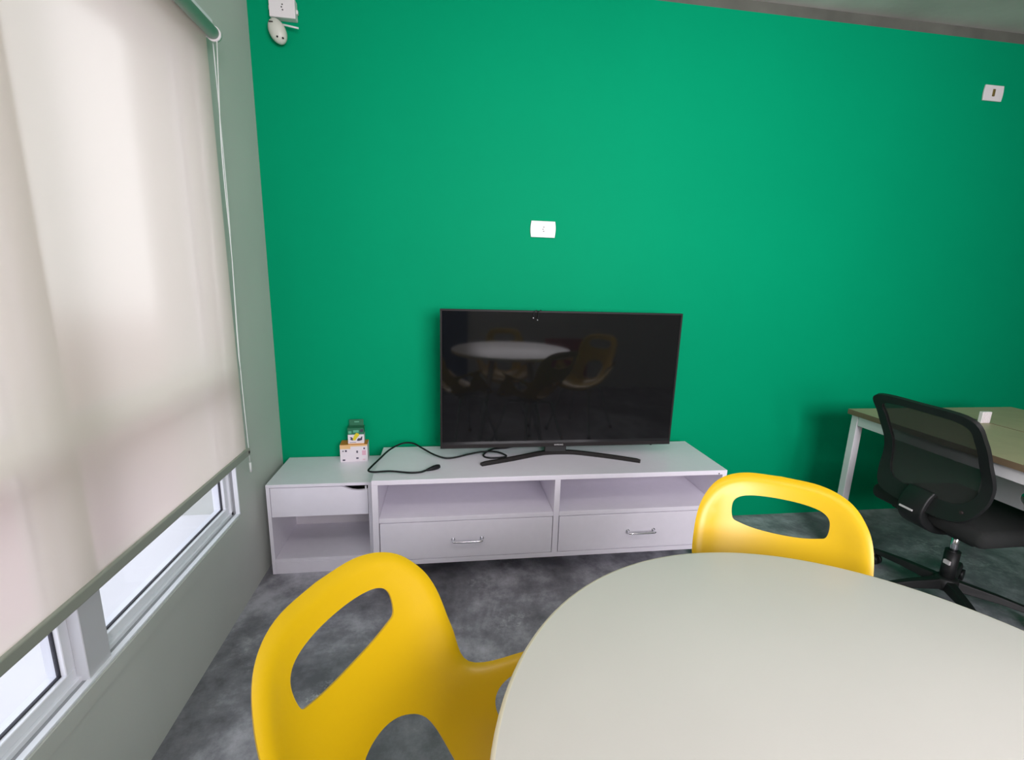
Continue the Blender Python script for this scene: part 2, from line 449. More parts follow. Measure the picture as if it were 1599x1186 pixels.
# ---------------------------------------------------------------- sockets, switch, camera
def plate(name, label, cat, x0, x1, z0, z1, d=.009, bulge=.004):
    r = thing(name, label, cat, ((x0+x1)/2, 0, (z0+z1)/2), group=None)
    w, h = (x1-x0)/2, (z1-z0)/2
    pts = [(-w, -h), (w, -h)]+[(w+bulge*math.sin(PI*t), -h+2*h*t) for t in (.15, .3, .5, .7, .85)]+[(w, h), (-w, h)]+[(-w-bulge*math.sin(PI*t), h-2*h*t) for t in (.15, .3, .5, .7, .85)]
    bm = prism(bmesh.new(), pts, 'y', -d, 0, bev=.0025)
    link('faceplate', bm, 'plate', r)
    return r, w, h, d
def socket_insert(r, d, cx=0, s=1):
    bm = bmesh.new()
    hexa = [(cx+s*.0135*math.cos(a), s*.020*math.sin(a)) for a in [PI/2+k*PI/3 for k in range(6)]]
    prism(bm, hexa, 'y', -d-.0012, -d+.002)
    for k, dz in enumerate((.0095, 0, -.0095)):
        tube(bm, [(cx+(.0025 if k != 1 else -.001), -d-.0016, dz*s), (cx+(.0025 if k != 1 else -.001), -d+.001, dz*s)], .0028*s, 10, mi=1)
    link('socket_insert', bm, ['plate', 'hole'], r)
r, w, h, d = plate('power_socket', 'white flush power socket in the middle of the green wall above the television', 'socket', 1.197, 1.313, 1.512, 1.587)
socket_insert(r, d)
# surface box with socket, top left
r = thing('power_socket', 'white surface-mounted power socket box high in the left corner of the green wall', 'socket', (.144, 0, 2.352))
bm = B(-.050, .050, -.036, 0, -.036, .036, bev=.003)
box(bm, -.056, -.050, -.02, -.008, -.005, .010, bev=.001); box(bm, .050, .056, -.02, -.008, -.012, .003, bev=.001)
link('socket_housing', bm, 'plate', r)
socket_insert(r, .036)
r, w, h, d = plate('light_switch', 'white light switch with a brown rocker at the top right of the green wall', 'switch', 3.523, 3.632, 2.280, 2.353)
link('rocker', B(-.009, .005, -d-.003, -d+.002, -.016, .018, bev=.0015), 'rocker', r)
# small wall camera with antenna
r = thing('security_camera', 'small off-white oval camera with a rod antenna below the corner socket box', 'camera', (.122, 0, 2.268))
bm = bmesh.new(); bmesh.ops.create_uvsphere(bm, u_segments=28, v_segments=18, radius=1)
bmesh.ops.scale(bm, verts=bm.verts, vec=(.033, .028, .048))
bmesh.ops.rotate(bm, verts=bm.verts, cent=(0, 0, 0), matrix=Matrix.Rotation(math.radians(-22), 3, 'Y'))
bmesh.ops.translate(bm, verts=bm.verts, vec=(0, -.036, -.004))
for v in bm.verts: v.co.x = v.co.x
link('camera_body', bm, 'device', r, True)
link('wall_mount', T([(0, -.028, 0), (0, 0, 0)], .016, 16), 'device', r)
link('antenna', T([(.012, -.034, .024), (.083, -.042, .012)], .0035, 8), 'plate', r)
bm = B(-.024, -.008, -.0635, -.059, .0165, .0195); link('status_slit', bm, 'hole', r)
bm = bmesh.new()
for dx, dz in ((.004, -.031), (.024, -.033)): tube(bm, [(dx, -.050, dz), (dx, -.0598 if dx < .01 else -.056, dz-.001)], .0035, 10)
link('camera_lens', bm, 'lens', r)

# ---------------------------------------------------------------- low side cabinet (left)
cb = thing('side_cabinet', 'small white open side cabinet with one drawer in the corner by the window wall', 'cabinet', (.253, -.164, 0))
def Lc(name, bm, m, par=None, o=(.253, -.164, 0)):
    bmesh.ops.translate(bm, verts=bm.verts, vec=(-o[0], -o[1], -o[2])); return link(name, bm, m, par or cb)
x0, x1, yf, yb, zt = .034, .4725, -.324, -.006, .4255
bm = B(x0, x1, yf, yb, zt-.0135, zt, bev=.001)
Lc('top_panel', bm, 'lam')
bm = B(x0, x0+.0145, yf, yb, 0, zt-.0137, bev=.001); Lc('side_panel', bm, 'lam')
bm = B(x1-.0165, x1, yf, yb, 0, zt-.0137, bev=.001); Lc('side_panel', bm, 'lam')
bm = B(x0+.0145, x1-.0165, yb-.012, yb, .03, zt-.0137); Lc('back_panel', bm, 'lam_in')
bm = B(x0+.0147, x1-.0167, yf+.002, yb-.0122, .058, .072, bev=.001); Lc('bottom_panel', bm, 'lam')
bm = B(x0+.0147, x1-.0167, yf+.0005, yf+.014, 0, .0575, bev=.001); Lc('plinth', bm, 'lam')
# drawer: front with a shallow finger cutout, box and runner
a, b, c, e = x0+.017, x1-.0185, .275, zt-.0165
pts = [(a, c), (b, c), (b, e-.0175), (b-.010, e-.0185), (b-.022, e-.0200), (b-.045, e-.0205), (b-.066, e-.0175), (b-.085, e-.010), (b-.100, e-.003), (b-.112, e), (a, e)]
bm = prism(bmesh.new(), pts, 'y', yf+.001, yf+.014)
dr = Lc('drawer', bm, 'lam')
bm = bmesh.new()
box(bm, a+.012, b-.03, yf+.0145, yb-.05, c+.01, c+.016)
box(bm, a+.012, a+.022, yf+.0145, yb-.05, c+.016, e-.025); box(bm, b-.036, b-.026, yf+.0145, yb-.05, c+.016, e-.03)
Lc('drawer_box', bm, 'darkgap', dr)
Lc('drawer_runner', B(b-.012, b-.005, yf+.006, yf+.014, e-.022, e-.004, bev=.001), 'white_metal', dr)

# ---------------------------------------------------------------- TV cabinet
tc_ = thing('tv_cabinet', 'long low white television cabinet with two open bays above two drawers', 'cabinet', (1.283, -.25, 0))
OT = (1.283, -.25, 0)
def Lt(name, bm, m, par=None): return Lc(name, bm, m, par or tc_, OT)
X0, X1, YF, YK, ZB, ZT = .491, 2.073, -.447, -.055, .093, .486
t = .021
Lt('top_panel', B(X0, X1, YF, YK, ZT-t, ZT, bev=.001), 'lam')
Lt('side_panel', B(X0, X0+t+.004, YF, YK, ZB, ZT-t-.0003, bev=.001), 'lam')
Lt('side_panel', B(X1-t, X1, YF, YK, ZB, ZT-t-.0003, bev=.001), 'lam')
Lt('divider', B(1.266, 1.291, YF, YK-.004, ZB+t, ZT-t-.0003, bev=.001), 'lam')
Lt('bottom_panel', B(X0+t+.0045, X1-t-.0005, YF, YK, ZB, ZB+t, bev=.001), 'lam')
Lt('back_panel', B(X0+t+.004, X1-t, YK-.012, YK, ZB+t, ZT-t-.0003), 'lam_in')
Lt('shelf', B(X0+t+.0045, 1.2655, YF+.001, YK-.0125, .2925, .313, bev=.001), 'lam')
Lt('shelf', B(1.2915, X1-t-.0005, YF+.001, YK-.0125, .2925, .313, bev=.001), 'lam')
for a, b, hx in ((X0+t+.007, 1.2635, .888), (1.2940, X1-t-.003, 1.679)):
    d = Lt('drawer', B(a, b, YF+.0008, YF+.018, ZB+t+.003, .2890, bev=.0012), 'lam')
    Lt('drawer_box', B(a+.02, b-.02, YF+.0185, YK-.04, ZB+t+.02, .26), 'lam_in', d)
    bm = T(crv([(hx-.062, YF+.002, .2045), (hx-.062, YF-.018, .2045), (hx-.058, YF-.026, .2045), (hx-.03, YF-.028, .2045), (hx+.03, YF-.028, .2045), (hx+.058, YF-.026, .2045), (hx+.062, YF-.018, .2045), (hx+.062, YF+.002, .2045)], 5), .0048, 12)
    for sx in (-1, 1): tube(bm, [(hx+sx*.062, YF+.0008, .2045), (hx+sx*.062, YF-.003, .2045)], .008, 14)
    Lt('drawer_handle', bm, 'metal', d)
for fx in (X0+.06, X1-.06):
    for fy in (YF+.06, YK-.05):
        Lt('foot', lathe(bmesh.new(), [(0, 0), (.018, 0), (.022, .01), (.016, .04), (.02, ZB-.0005), (0, ZB-.0005)], fx, fy, 16), 'black')
Lt('screw_cap', T([(X1-.040, YF+.001, ZT-.0155), (X1-.040, YF-.0012, ZT-.0155)], .003, 10), 'hole')

# ---------------------------------------------------------------- television
tv = thing('television', 'large black flat-screen television standing on the white cabinet', 'television', (1.332, -.226, ZT))
OV = (1.332, -.226, ZT)
def Lv(name, bm, m, par=None, sm=False):
    bmesh.ops.translate(bm, verts=bm.verts, vec=(-OV[0], -OV[1], -OV[2])); return link(name, bm, m, par or tv, sm)
a, b, c, e, y = .7697, 1.8946, .535, 1.1775, -.226
bm = bmesh.new()
bz, bb = .0085, .019
box(bm, a, b, y, y+.022, e-bz, e, bev=.0015); box(bm, a, b, y, y+.022, c, c+bb, bev=.0015)
box(bm, a, a+bz, y, y+.022, c+bb, e-bz, bev=.001); box(bm, b-bz, b, y, y+.022, c+bb, e-bz, bev=.001)
Lv('bezel', bm, 'tvframe')
Lv('screen', B(a+bz, b-bz, y+.0025, y+.010, c+bb, e-bz), 'screen')
bm = B(a+.004, b-.004, y+.0225, y+.032, c+.004, e-.004, bev=.003)
box(bm, a+.12, b-.12, y+.031, y+.060, c+.01, e-.18, bev=.012)
Lv('back_cover', bm, 'tvback')
# foot: shallow V bar with neck
P0 = [(.952, -.318), (1.10, -.262), (1.235, -.205), (1.30, -.190), (1.36, -.190), (1.43, -.203), (1.57, -.262), (1.702, -.330)]
ctr = crv(P0, 8); bm = bmesh.new(); rings = []
for i, p in enumerate(ctr):
    tt = ctr[min(i+1, len(ctr)-1)]-ctr[max(i-1, 0)]; tt /= np.hypot(*tt); n = np.array([-tt[1], tt[0]])
    s = abs(i/(len(ctr)-1)-.5)*2; hh = .016 if s < .98 else .012; w2 = .011+.006*(1-s)
    z0 = ZT+.0003; zz = z0+hh
    q0, q1 = p-n*w2, p+n*w2
    if q0[1] > q1[1]: q0, q1 = q1, q0
    q2 = p+(q0-p)*.55; q3 = p+(q1-p)*.55
    rings.append([bm.verts.new(v) for v in ((q0[0], q0[1], z0), (q1[0], q1[1], z0), (q1[0], q1[1], z0+hh*.5), (q3[0], q3[1], zz), (q2[0], q2[1], zz), (q0[0], q0[1], z0+hh*.4))])
for r0, r1 in zip(rings, rings[1:]):
    for k in range(6): bm.faces.new((r0[k], r0[(k+1) % 6], r1[(k+1) % 6], r1[k]))
bm.faces.new(rings[0]); bm.faces.new(rings[-1]); bmesh.ops.recalc_face_normals(bm, faces=bm.faces)
Lv('stand', bm, 'tvframe')
Lv('stand_neck', B(1.27, 1.375, -.200, -.172, ZT+.012, .56, bev=.003), 'black')
# brand name on the bottom bezel
cu = bpy.data.curves.new('brand_lettering', 'FONT'); cu.body = 'SAMSUNG'; cu.size = .0092; cu.extrude = .0002
cu.align_x = 'CENTER'; cu.align_y = 'CENTER'; cu.space_character = 1.05
tmp = bpy.data.objects.new('tmp_lettering', cu); COL.objects.link(tmp)
bpy.context.view_layer.update()
me = bpy.data.meshes.new_from_object(tmp.evaluated_get(bpy.context.evaluated_depsgraph_get()))
bpy.data.objects.remove(tmp); me.materials.clear(); me.materials.append(M['logo'])
lo = bpy.data.objects.new('brand_lettering', me); COL.objects.link(lo); lo.parent = tv
lo.rotation_euler = (PI/2, 0, 0); lo.location = (1.330-OV[0], -.0008, c+.0095-OV[2])
lo['label'] = 'silver brand lettering'
Lv('indicator', B(1.795, 1.803, y+.004, y+.012, c-.004, c+.001), 'tvframe')
# small wire loop with two glass beads hooked on the top edge
hk = thing('wire_loop', 'tiny black wire loop with two clear beads hooked over the top edge of the television', 'hook', (1.200, -.232, 1.150))
bm = T([(1.194-1.2+.014*math.cos(q)*(.8), -.0, .010+.020*math.sin(q)) for q in np.linspace(0, 2*PI, 25)[:-1]], .0016, 6, closed=True)
tube(bm, crv([(.004, 0, .022), (.012, -.002, .030), (.018, .004, .0297), (.018, .012, .0297)], 5), .0016, 6)
link('wire', bm, 'cable', hk)
for px_, pz_ in ((-.018, -.004), (.001, -.013)):
    bm = bmesh.new(); bmesh.ops.create_uvsphere(bm, u_segments=10, v_segments=8, radius=.0036)
    o = link('bead', bm, 'metal', hk, True); o.location = (px_, -.001, pz_)
    o['label'] = 'shiny clear bead'

# ---------------------------------------------------------------- power cord
zc = ZT+.0048
path = [(1.20, -.150, .56), (1.16, -.13, .515), (1.09, -.112, zc), (1.03, -.122, zc), (.985, -.170, zc), (.972, -.215, zc), (1.00, -.240, zc), (1.060, -.236, zc), (1.078, -.222, zc+.003), (1.04, -.190, zc+.009), (.98, -.172, zc+.006), (.905, -.190, zc+.002), (.84, -.222, zc), (.79, -.232, zc+.002), (.735, -.200, zc+.010), (.68, -.145, zc+.022), (.636, -.096, zc+.028), (.585, -.090, zc+.026), (.532, -.150, zc+.018), (.497, -.235, zc+.007), (.470, -.318, zc+.001), (.466, -.352, zc), (.492, -.372, zc+.002), (.56, -.378, zc+.006), (.64, -.392, zc+.003), (.685, -.385, zc+.001), (.712, -.370, zc+.003)]
cd = thing('power_cable', 'black power cord looping across the top of the white cabinet', 'cable', (.8, -.2, ZT))
bm = T(crv([(p[0]-.8, p[1]+.2, p[2]-ZT) for p in path], 7), .0042, 10)
link('cable', bm, 'cable', cd, True)
d0 = Vector((.712-.8, -.170, .008)); d1 = Vector((.760-.8, -.142, .011)); dv = d1-d0
bm = tube(bmesh.new(), [d0, d0+dv*.35, d0+dv*.6, d0+dv*.95, d1+dv*.15], .0055, 12)
rad = [.0048, .0085, .0105, .0108, .008]
vs = list(bm.verts)
for i in range(5):
    cpt = [d0, d0+dv*.35, d0+dv*.6, d0+dv*.95, d1+dv*.15][i]
    for v in vs[i*12:(i+1)*12]: v.co = cpt+(v.co-cpt)*(rad[i]/.0055)
    for v in vs[i*12:(i+1)*12]: v.co.z = max(v.co.z, .0006)
link('plug', bm, 'cable', cd, True)

# ---------------------------------------------------------------- two small cartons
bx = tag(None or link('product_box', B(-.0625, .0625, -.035, .035, 0, .0865, bev=.0006), 'box_white'), 'small white carton with orange top standing on the side cabinet under the green carton', 'box')
bx.name = 'product_box'
def recarton(o, parts, mats):
    """rebuild mesh of o from list of (x0,x1,y0,y1,z0,z1,mat index)"""
    bm = bmesh.new()
    for p in parts: box(bm, *p[:6], mi=p[6])
    return bm
bpy.data.objects.remove(bx)
F = -.0350
parts = [(-.0635, .0635, F, .035, 0, .0855, 0), (-.0635, .0635, F, .035, .0855, .0865, 1),
         (-.0630, -.015, F-.0006, F, .066, .0862, 2), (-.015, .0630, F-.0006, F, .078, .0862, 2),
         (-.052, -.047, F-.0006, F, .052, .058, 3), (-.040, -.032, F-.0006, F, .051, .060, 3), (.012, .019, F-.0006, F, .044, .056, 3),
         (.010, .021, F-.0006, F, .014, .021, 3), (-.053, -.041, F-.0006, F, .006, .013, 3), (.045, .052, F-.0006, F, .062, .070, 3),
         (.038, .056, F-.0004, F, .032, .056, 4), (-.054, -.030, F-.0004, F, .038, .040, 5), (-.054, -.034, F-.0004, F, .032, .034, 5), (-.054, -.032, F-.0004, F, .026, .028, 5),
         (-.020, .004, F-.0004, F, .038, .040, 5), (-.020, .006, F-.0004, F, .030, .032, 5), (-.020, .002, F-.0004, F, .022, .024, 5), (.040, .052, F-.0004, F, .008, .012, 4)]
bx = link('product_box', recarton(None, parts, None), ['box_white', 'box_orange', 'box_peach', 'box_navy', 'box_pink', 'lam_in'])
tag(bx, 'small white carton with orange top standing on the side cabinet, lower of the two', 'box', 'cartons on the side cabinet')
bx.location = (.3525, -.047, .4258); bx.rotation_euler = (0, 0, math.radians(3))
G = -.024
bm = bmesh.new()
box(bm, -.037, .037, G, .024, 0, .048, mi=0); box(bm, -.037, .037, G, .024, .048, .080, mi=1)
box(bm, -.034, .032, .0215, .024, .080, .110, mi=1)                       # hang tab
box(bm, -.010, .012, .0205, .0215, .0955, .1010, mi=2)                     # euro slot edge
box(bm, -.034, -.020, G-.0006, G, .054, .066, mi=2); box(bm, -.012, .014, G-.0006, G, .058, .070, mi=2)
prism(bm, [(-.016, .022), (-.004, .018), (.004, .030), (.016, .044), (.012, .054), (.002, .056), (-.008, .044)], 'y', G-.0008, G, mi=3)
prism(bm, [(-.030, .034), (-.020, .036), (-.014, .028), (-.008, .020), (-.018, .019), (-.028, .024), (-.022, .030)], 'y', G-.0007, G, mi=4)
prism(bm, [(.004, .016), (.016, .016), (.028, .020), (.030, .038), (.025, .036), (.020, .028), (.012, .030), (.006, .024)], 'y', G-.0007, G, mi=4)
box(bm, -.030, .000, G-.0005, G, .0075, .0092, mi=4); box(bm, -.037, .037, G-.0004, G, 0, .004, mi=5)
prism(bm, [(.018, .066), (.024, .074), (.034, .074), (.034, .060), (.024, .058)], 'y', G-.0006, G, mi=4)
bx = link('product_box', bm, ['box_white', 'box_green', 'box_green2', 'box_yellow', 'box_navy', 'box_peach'])
tag(bx, 'green and white carton with hang tab, upper of the two on the side cabinet', 'box', 'cartons on the side cabinet')
bx.location = (.364, -.050, .4258+.0869); bx.rotation_euler = (0, 0, math.radians(4))

# ---------------------------------------------------------------- yellow shell chair
D = {'ztop': 0.8374, 'rec': 0.3618, 'zseat': 0.422, 'kb': 1.0586, 'ks': 3.0495, 'wt': 0.1392, 'wb': 0.1851, 'ww': 0.1806, 'vw': 0.2916, 'wa': 0.2765, 'va': 0.3987, 'sc': 0.0842, 'sw': 0.1066, 'sm': 0.0319, 'se': 0.0196, 'lv': 0.2594, 'lw': 0.0829, 'lt': 0.0489, 'lb': 0.0826, 'lh': 0.1914, 'smb': 0.055, 'seb': 0.039, 'vt': 0.0305, 'wt0': 0.0056, 'k4': 19.6878, 'wr': 0.1808}
hh, rr_ = D['ztop']-D['zseat'], D['rec']
prof = crv([(-.02-hh*math.tan(rr_), D['ztop']), (-.02-hh*.55*math.tan(rr_), D['zseat']+hh*.55), (-.12*math.tan(rr_), D['zseat']+.12), (.045, D['zseat']+.03), (.12, D['zseat']), (.25, D['zseat']-.003), (.36, D['zseat']+.005), (.42, D['zseat']-.02)], 40)
ps = np.r_[0, np.cumsum(np.hypot(*np.diff(prof, axis=0).T))]
def shell(uv, dist):
    u, v = uv[:, 0], uv[:, 1]
    f = np.interp(v, ps, prof[:, 0]); z = np.interp(v, ps, prof[:, 1]); e = .01
    vc = np.clip(v, .0101, ps[-1]-.0101)
    tf = np.interp(vc+e, ps, prof[:, 0])-np.interp(vc-e, ps, prof[:, 0]); tz = np.interp(vc+e, ps, prof[:, 1])-np.interp(vc-e, ps, prof[:, 1])
    n = np.hypot(tf, tz); nf, nz = -tz/n, tf/n
    w = np.clip((v-.18)/.25, 0, 1); w = w*w*(3-2*w)
    ks = D['ks']*np.interp(v, [0, .47, .62, .78, .9], [1, 1, .75, .25, .15])
    k = D['kb']*(1-w)+ks*w
    dd = k*u*u+D['k4']*(1-w)*u**4
    dd = dd-.013*np.clip(1-dist/.024, 0, 1)**2             # rolled-back rim
    return np.c_[f+nf*dd, u, z+nz*dd]
half = crv([(0, 0), (D['wt']*.6, D['wt0']), (D['wt'], D['vt']), (D['wr']-.01, .075), (D['wb'], .13), ((D['wb']+D['ww'])/2+.004, (.13+D['vw'])/2), (D['ww'], D['vw']), (D['ww']+(D['wa']-D['ww'])*.55, D['vw']*.45+D['va']*.55), (D['wa'], D['va']), (.292, .455), (.285, .55), (.262, .65), (.222, .74), (.15, .805), (.07, .826), (0, .830)], 6)
outl = np.vstack([half, (half*[-1, 1])[-2:0:-1]])
sc_, sw, sm, se = D['sc'], D['sw'], D['sm'], D['se']
up = [(0, sc_-sm), (sw*.5, sc_-sm*.85-se*.1), (sw*.85, sc_-se), (sw, sc_), (sw*.97, sc_+D['seb']*.9), (sw*.8, sc_+D['seb']+.006), (sw*.45, sc_+D['smb']*.85+.15*D['seb']), (0, sc_+D['smb'])]
slot = crv(up+[(-a, b) for a, b in up[-2:0:-1]], 5, True)
lh_ = [(0, D['lv']), (D['lt'], D['lv']+.012), (D['lw'], D['lv']+.05), (D['lb'], D['lv']+.12), (D['lb']*.8, D['lv']+D['lh']), (0, D['lv']+D['lh']+.02)]
lumb = crv(lh_+[(-a, b) for a, b in lh_[-2:0:-1]], 6, True)
sd = crv([(.192, .366), (.168, .380), (.158, .42), (.165, .49), (.190, .535), (.218, .52), (.232, .47), (.234, .42), (.220, .380)], 5, True)
tmp_seat = None
def make_chair(name, label, loc, rz):
    r = thing(name, label, 'chair', loc, rz, 'yellow shell chairs round the table')
    global tmp_seat
    o = sheet(outl, [slot, lumb, sd, sd*[-1, 1]], .014, shell, 'seat_shell', 'yellow', r, .0045, rings=(.004, .009, .015, .022))
    LG = []
    for sx, sy in ((1, 1), (1, -1), (-1, 1), (-1, -1)):
        cx_ = .20
        tx, ty = cx_+sx*.10, sy*.12
        bx_, by_ = cx_+sx*.215, sy*.215
        pts = crv([(cx_+sx*.02, sy*.03, .395), (tx-sx*.02, ty-sy*.02, .392), (tx+sx*.012, ty+sy*.012, .375), ((tx*.5+bx_*.5), (ty+by_)/2, .20), (bx_, by_, .006)], 6)
        link('leg', T(pts, .0085, 10), 'gray_metal', r)
        link('leg_cap', lathe(bmesh.new(), [(0, 0), (.013, 0), (.013, .02), (.010, .024), (0, .024)], bx_, by_, 14), 'black', r)
    bm = B(.12, .28, -.05, .05, .388, .404, bev=.004)
    link('seat_mount', bm, 'gray_metal', r)
    return r
def copy_tree(o, parent=None):
    c = o.copy(); COL.objects.link(c)
    if parent: c.parent = parent
    for ch in [x for x in bpy.data.objects if x.parent == o]: copy_tree(ch, c)
    return c
ch1 = make_chair('shell_chair', 'yellow plastic shell chair nearest the window, its near side cut by the bottom edge', (.7569, -1.6992, 0), -.534)
for lab, loc, rz in (('yellow plastic shell chair on the far side of the round table by the cabinet', (1.543, -1.4387, 0), -2.1386),
                     ('yellow plastic shell chair seen mirrored in the right half of the television screen', (2.14, -2.25, 0), 2.35),
                     ('yellow plastic shell chair seen mirrored at the left behind the tabletop in the television screen', (1.36, -2.62, 0), 1.65)):
    c = copy_tree(ch1); c.location = loc; c.rotation_euler = (0, 0, rz); c['label'] = lab

# ---------------------------------------------------------------- round table
tb = thing('round_table', 'large round white-topped table in the foreground', 'table', (1.330, -1.944, 0))
bm = lathe(bmesh.new(), [(0, .727), (.488, .727), (.4925, .7295), (.4935, .733), (.4935, .745), (.4915, .7485), (.487, .7500), (0, .7502)], 0, 0, 128)
for f in bm.faces:
    c = f.calc_center_median()
    if math.hypot(c.x, c.y) > .4880: f.material_index = 1
    if c.z > .7499: f.smooth = True
link('tabletop', bm, ['table', 'table_edge'], tb)
for k in range(4):
    a = PI/4+k*PI/2+.1
    link('leg', T([(math.cos(a)*.20, math.sin(a)*.20, .7265), (math.cos(a)*.36, math.sin(a)*.36, .001)], .020, 16, r2=.014), 'white_metal', tb)
bm = bmesh.new()
for k in range(4):
    a = PI/4+k*PI/2+.1
    tube(bm, [(0, 0, .705), (math.cos(a)*.22, math.sin(a)*.22, .705)], .014, 10)
link('crossbar', bm, 'white_metal', tb)

# ---------------------------------------------------------------- desks
DY0, DY1 = -1.75, -.335
dk = thing('office_desk', 'pale wood desk with white metal frame standing by the green wall, nearer of two', 'desk', (2.99, -1.04, 0), group='back-to-back desks')
OD = (2.99, -1.04, 0)
def Ld(name, bm, m, par=None):
    bmesh.ops.translate(bm, verts=bm.verts, vec=(-OD[0], -OD[1], 0)); return link(name, bm, m, par or dk)
def desktop(x0, x1):
    bm = bmesh.new(); box(bm, x0, x1, DY0, DY1, .716, .740, mi=1)
    for f in bm.faces:
        if f.normal.z > .9 or f.calc_center_median().z > .7399: f.material_index = 0
    return bm
Ld('desktop', desktop(2.750, 3.222), ['wood', 'wood_edge'])
for yy in (-.365, DY1-1.36):
    for xx in ((2.762,) if yy > -1 else (2.762, 3.180)):
        Ld('leg', B(xx, xx+.036, yy-.02, yy+.016, 0, .7155, bev=.003), 'white_metal')
Ld('frame_rail', B(2.764, 2.796, DY1-1.34, -.386, .668, .7155, bev=.002), 'white_metal')
Ld('frame_rail', B(2.80, 3.178, -.381, -.353, .668, .7155, bev=.002), 'white_metal')
ov = [(-1.02+.085*math.copysign(abs(math.cos(q))**.6, math.cos(q)), .560+.032*math.copysign(abs(math.sin(q))**.8, math.sin(q))) for q in np.linspace(0, 2*PI, 33)[:-1]]
ov2 = [(a-.42, b) for a, b in ov]
outer = [(-.80, .515), (-1.64, .515), (-1.64, .672), (-.80, .672)]
def flat(X):
    return lambda uv, d: np.c_[np.full(len(uv), X)-OD[0], uv[:, 0]-OD[1], uv[:, 1]]
sheet(outer, [ov, ov2], .05, flat(2.955), 'cable_tray', 'white_metal', dk, .003, 0)
Ld('tray_shelf', B(2.955, 3.10, -1.64, -.80, .512, .515), 'white_metal')
Ld('tray_bracket', B(2.80, 3.10, -.815, -.80, .655, .700), 'white_metal')
dk2 = thing('office_desk', 'pale wood desk running off the right edge, beyond the nearer desk', 'desk', (3.47, -1.04, 0), group='back-to-back desks')
OD = (3.47, -1.04, 0)
def Ld2(name, bm, m): return Ld(name, bm, m, dk2)
Ld2('desktop', desktop(3.230, 3.702), ['wood', 'wood_edge'])
for yy in (-.365, DY1-1.36): Ld2('leg', B(3.654, 3.69, yy-.02, yy+.016, 0, .7155, bev=.003), 'white_metal')
for yy in (DY1-1.36,): Ld2('leg', B(3.232, 3.262, yy-.02, yy+.016, 0, .7155, bev=.003), 'white_metal')
Ld2('frame_rail', B(3.656, 3.688, DY1-1.34, -.386, .668, .7155, bev=.002), 'white_metal')
# ribbed white divider clip at the seam
cl = thing('desk_clip', 'small ribbed white clip standing on the seam between the two desks', 'clip', (3.20, -.585, .7402))
bm = B(-.024, .024, -.008, .008, 0, .052, bev=.002)
for k in range(5): box(bm, -.020+.0085*k, -.0165+.0085*k, -.0105, -.008, .003, .049)
link('clip_body', bm, 'plate', cl)

# ---------------------------------------------------------------- office chair
oc = thing('office_chair', 'black mesh-backed swivel office chair pushed under the desk', 'chair', (2.92, -.79, 0))
OO = (2.92, -.79, 0)
def Lo(name, bm, m, par=None, sm=False):
    bmesh.ops.translate(bm, verts=bm.verts, vec=(-OO[0], -OO[1], 0)); return link(name, bm, m, par or oc, sm)
zk = [.44, .47, .52, .60, .66, .78, .88, .90]; xk = [2.66, 2.675, 2.700, 2.728, 2.722, 2.662, 2.605, 2.594]
def back_surf(uv, d):
    s, z = uv[:, 0], uv[:, 1]
    x = np.interp(z, zk, xk)-.1*s*s
    return np.c_[x-OO[0], s-.796-OO[1], z]
bo = crv([(-.178, .880), (0, .890), (.190, .882), (.207, .80), (.206, .70), (.212, .62), (.206, .55), (.172, .485), (.10, .462), (0, .458), (-.10, .462), (-.172, .485), (-.206, .55), (-.212, .62), (-.206, .70), (-.207, .80)], 6, True)
bi = crv([(-.150, .852), (0, .862), (.160, .854), (.172, .79), (.170, .70), (.174, .63), (.166, .575), (.135, .535), (.08, .522), (0, .52), (-.08, .522), (-.135, .535), (-.166, .575), (-.174, .63), (-.170, .70), (-.172, .79)], 6, True)
zf = np.linspace(.40, .92, 60); xf = np.interp(zf, zk, xk)
xf = np.convolve(np.pad(xf, 4, mode='edge'), np.ones(9)/9, 'valid'); zk, xk = list(zf), list(xf)
sheet(bo, [bi], .02, back_surf, 'back_frame', 'black', oc, .015, 0)
sheet([((p[0])*1.04, (p[1]-.69)*1.03+.69) for p in bi], [], .03, back_surf, 'back_mesh', 'mesh', oc, .002, 0)
for s_ in (-.155, -.04):
    bm = tube(bmesh.new(), [(np.interp(.52, zk, xk)-.019, s_-.796, .515), (np.interp(.52, zk, xk)-.012, s_-.796, .515)], .006, 10)
    Lo('frame_screw', bm, 'hole')
# curved J bar from the back down under the seat
bm = bmesh.new()
jp = crv([(2.705, .53), (2.680, .50), (2.665, .45), (2.69, .405), (2.76, .375), (2.90, .365)], 6)
jr = [bm.verts.new((x, y, z)) for x, z in jp for y in (-.845, -.745)]
for i in range(len(jp)-1): bm.faces.new((jr[2*i], jr[2*i+1], jr[2*i+3], jr[2*i+2])).smooth = True
o = Lo('back_bracket', bm, 'black'); s = o.modifiers.new('t', 'SOLIDIFY'); s.thickness = .035; s.offset = 0
b_ = o.modifiers.new('b', 'BEVEL'); b_.width = .012; b_.segments = 3
Lo('bracket_tag', B(2.6435, 2.648, -.812, -.758, .448, .455), 'plate')['label'] = 'white printed strip on the bracket'
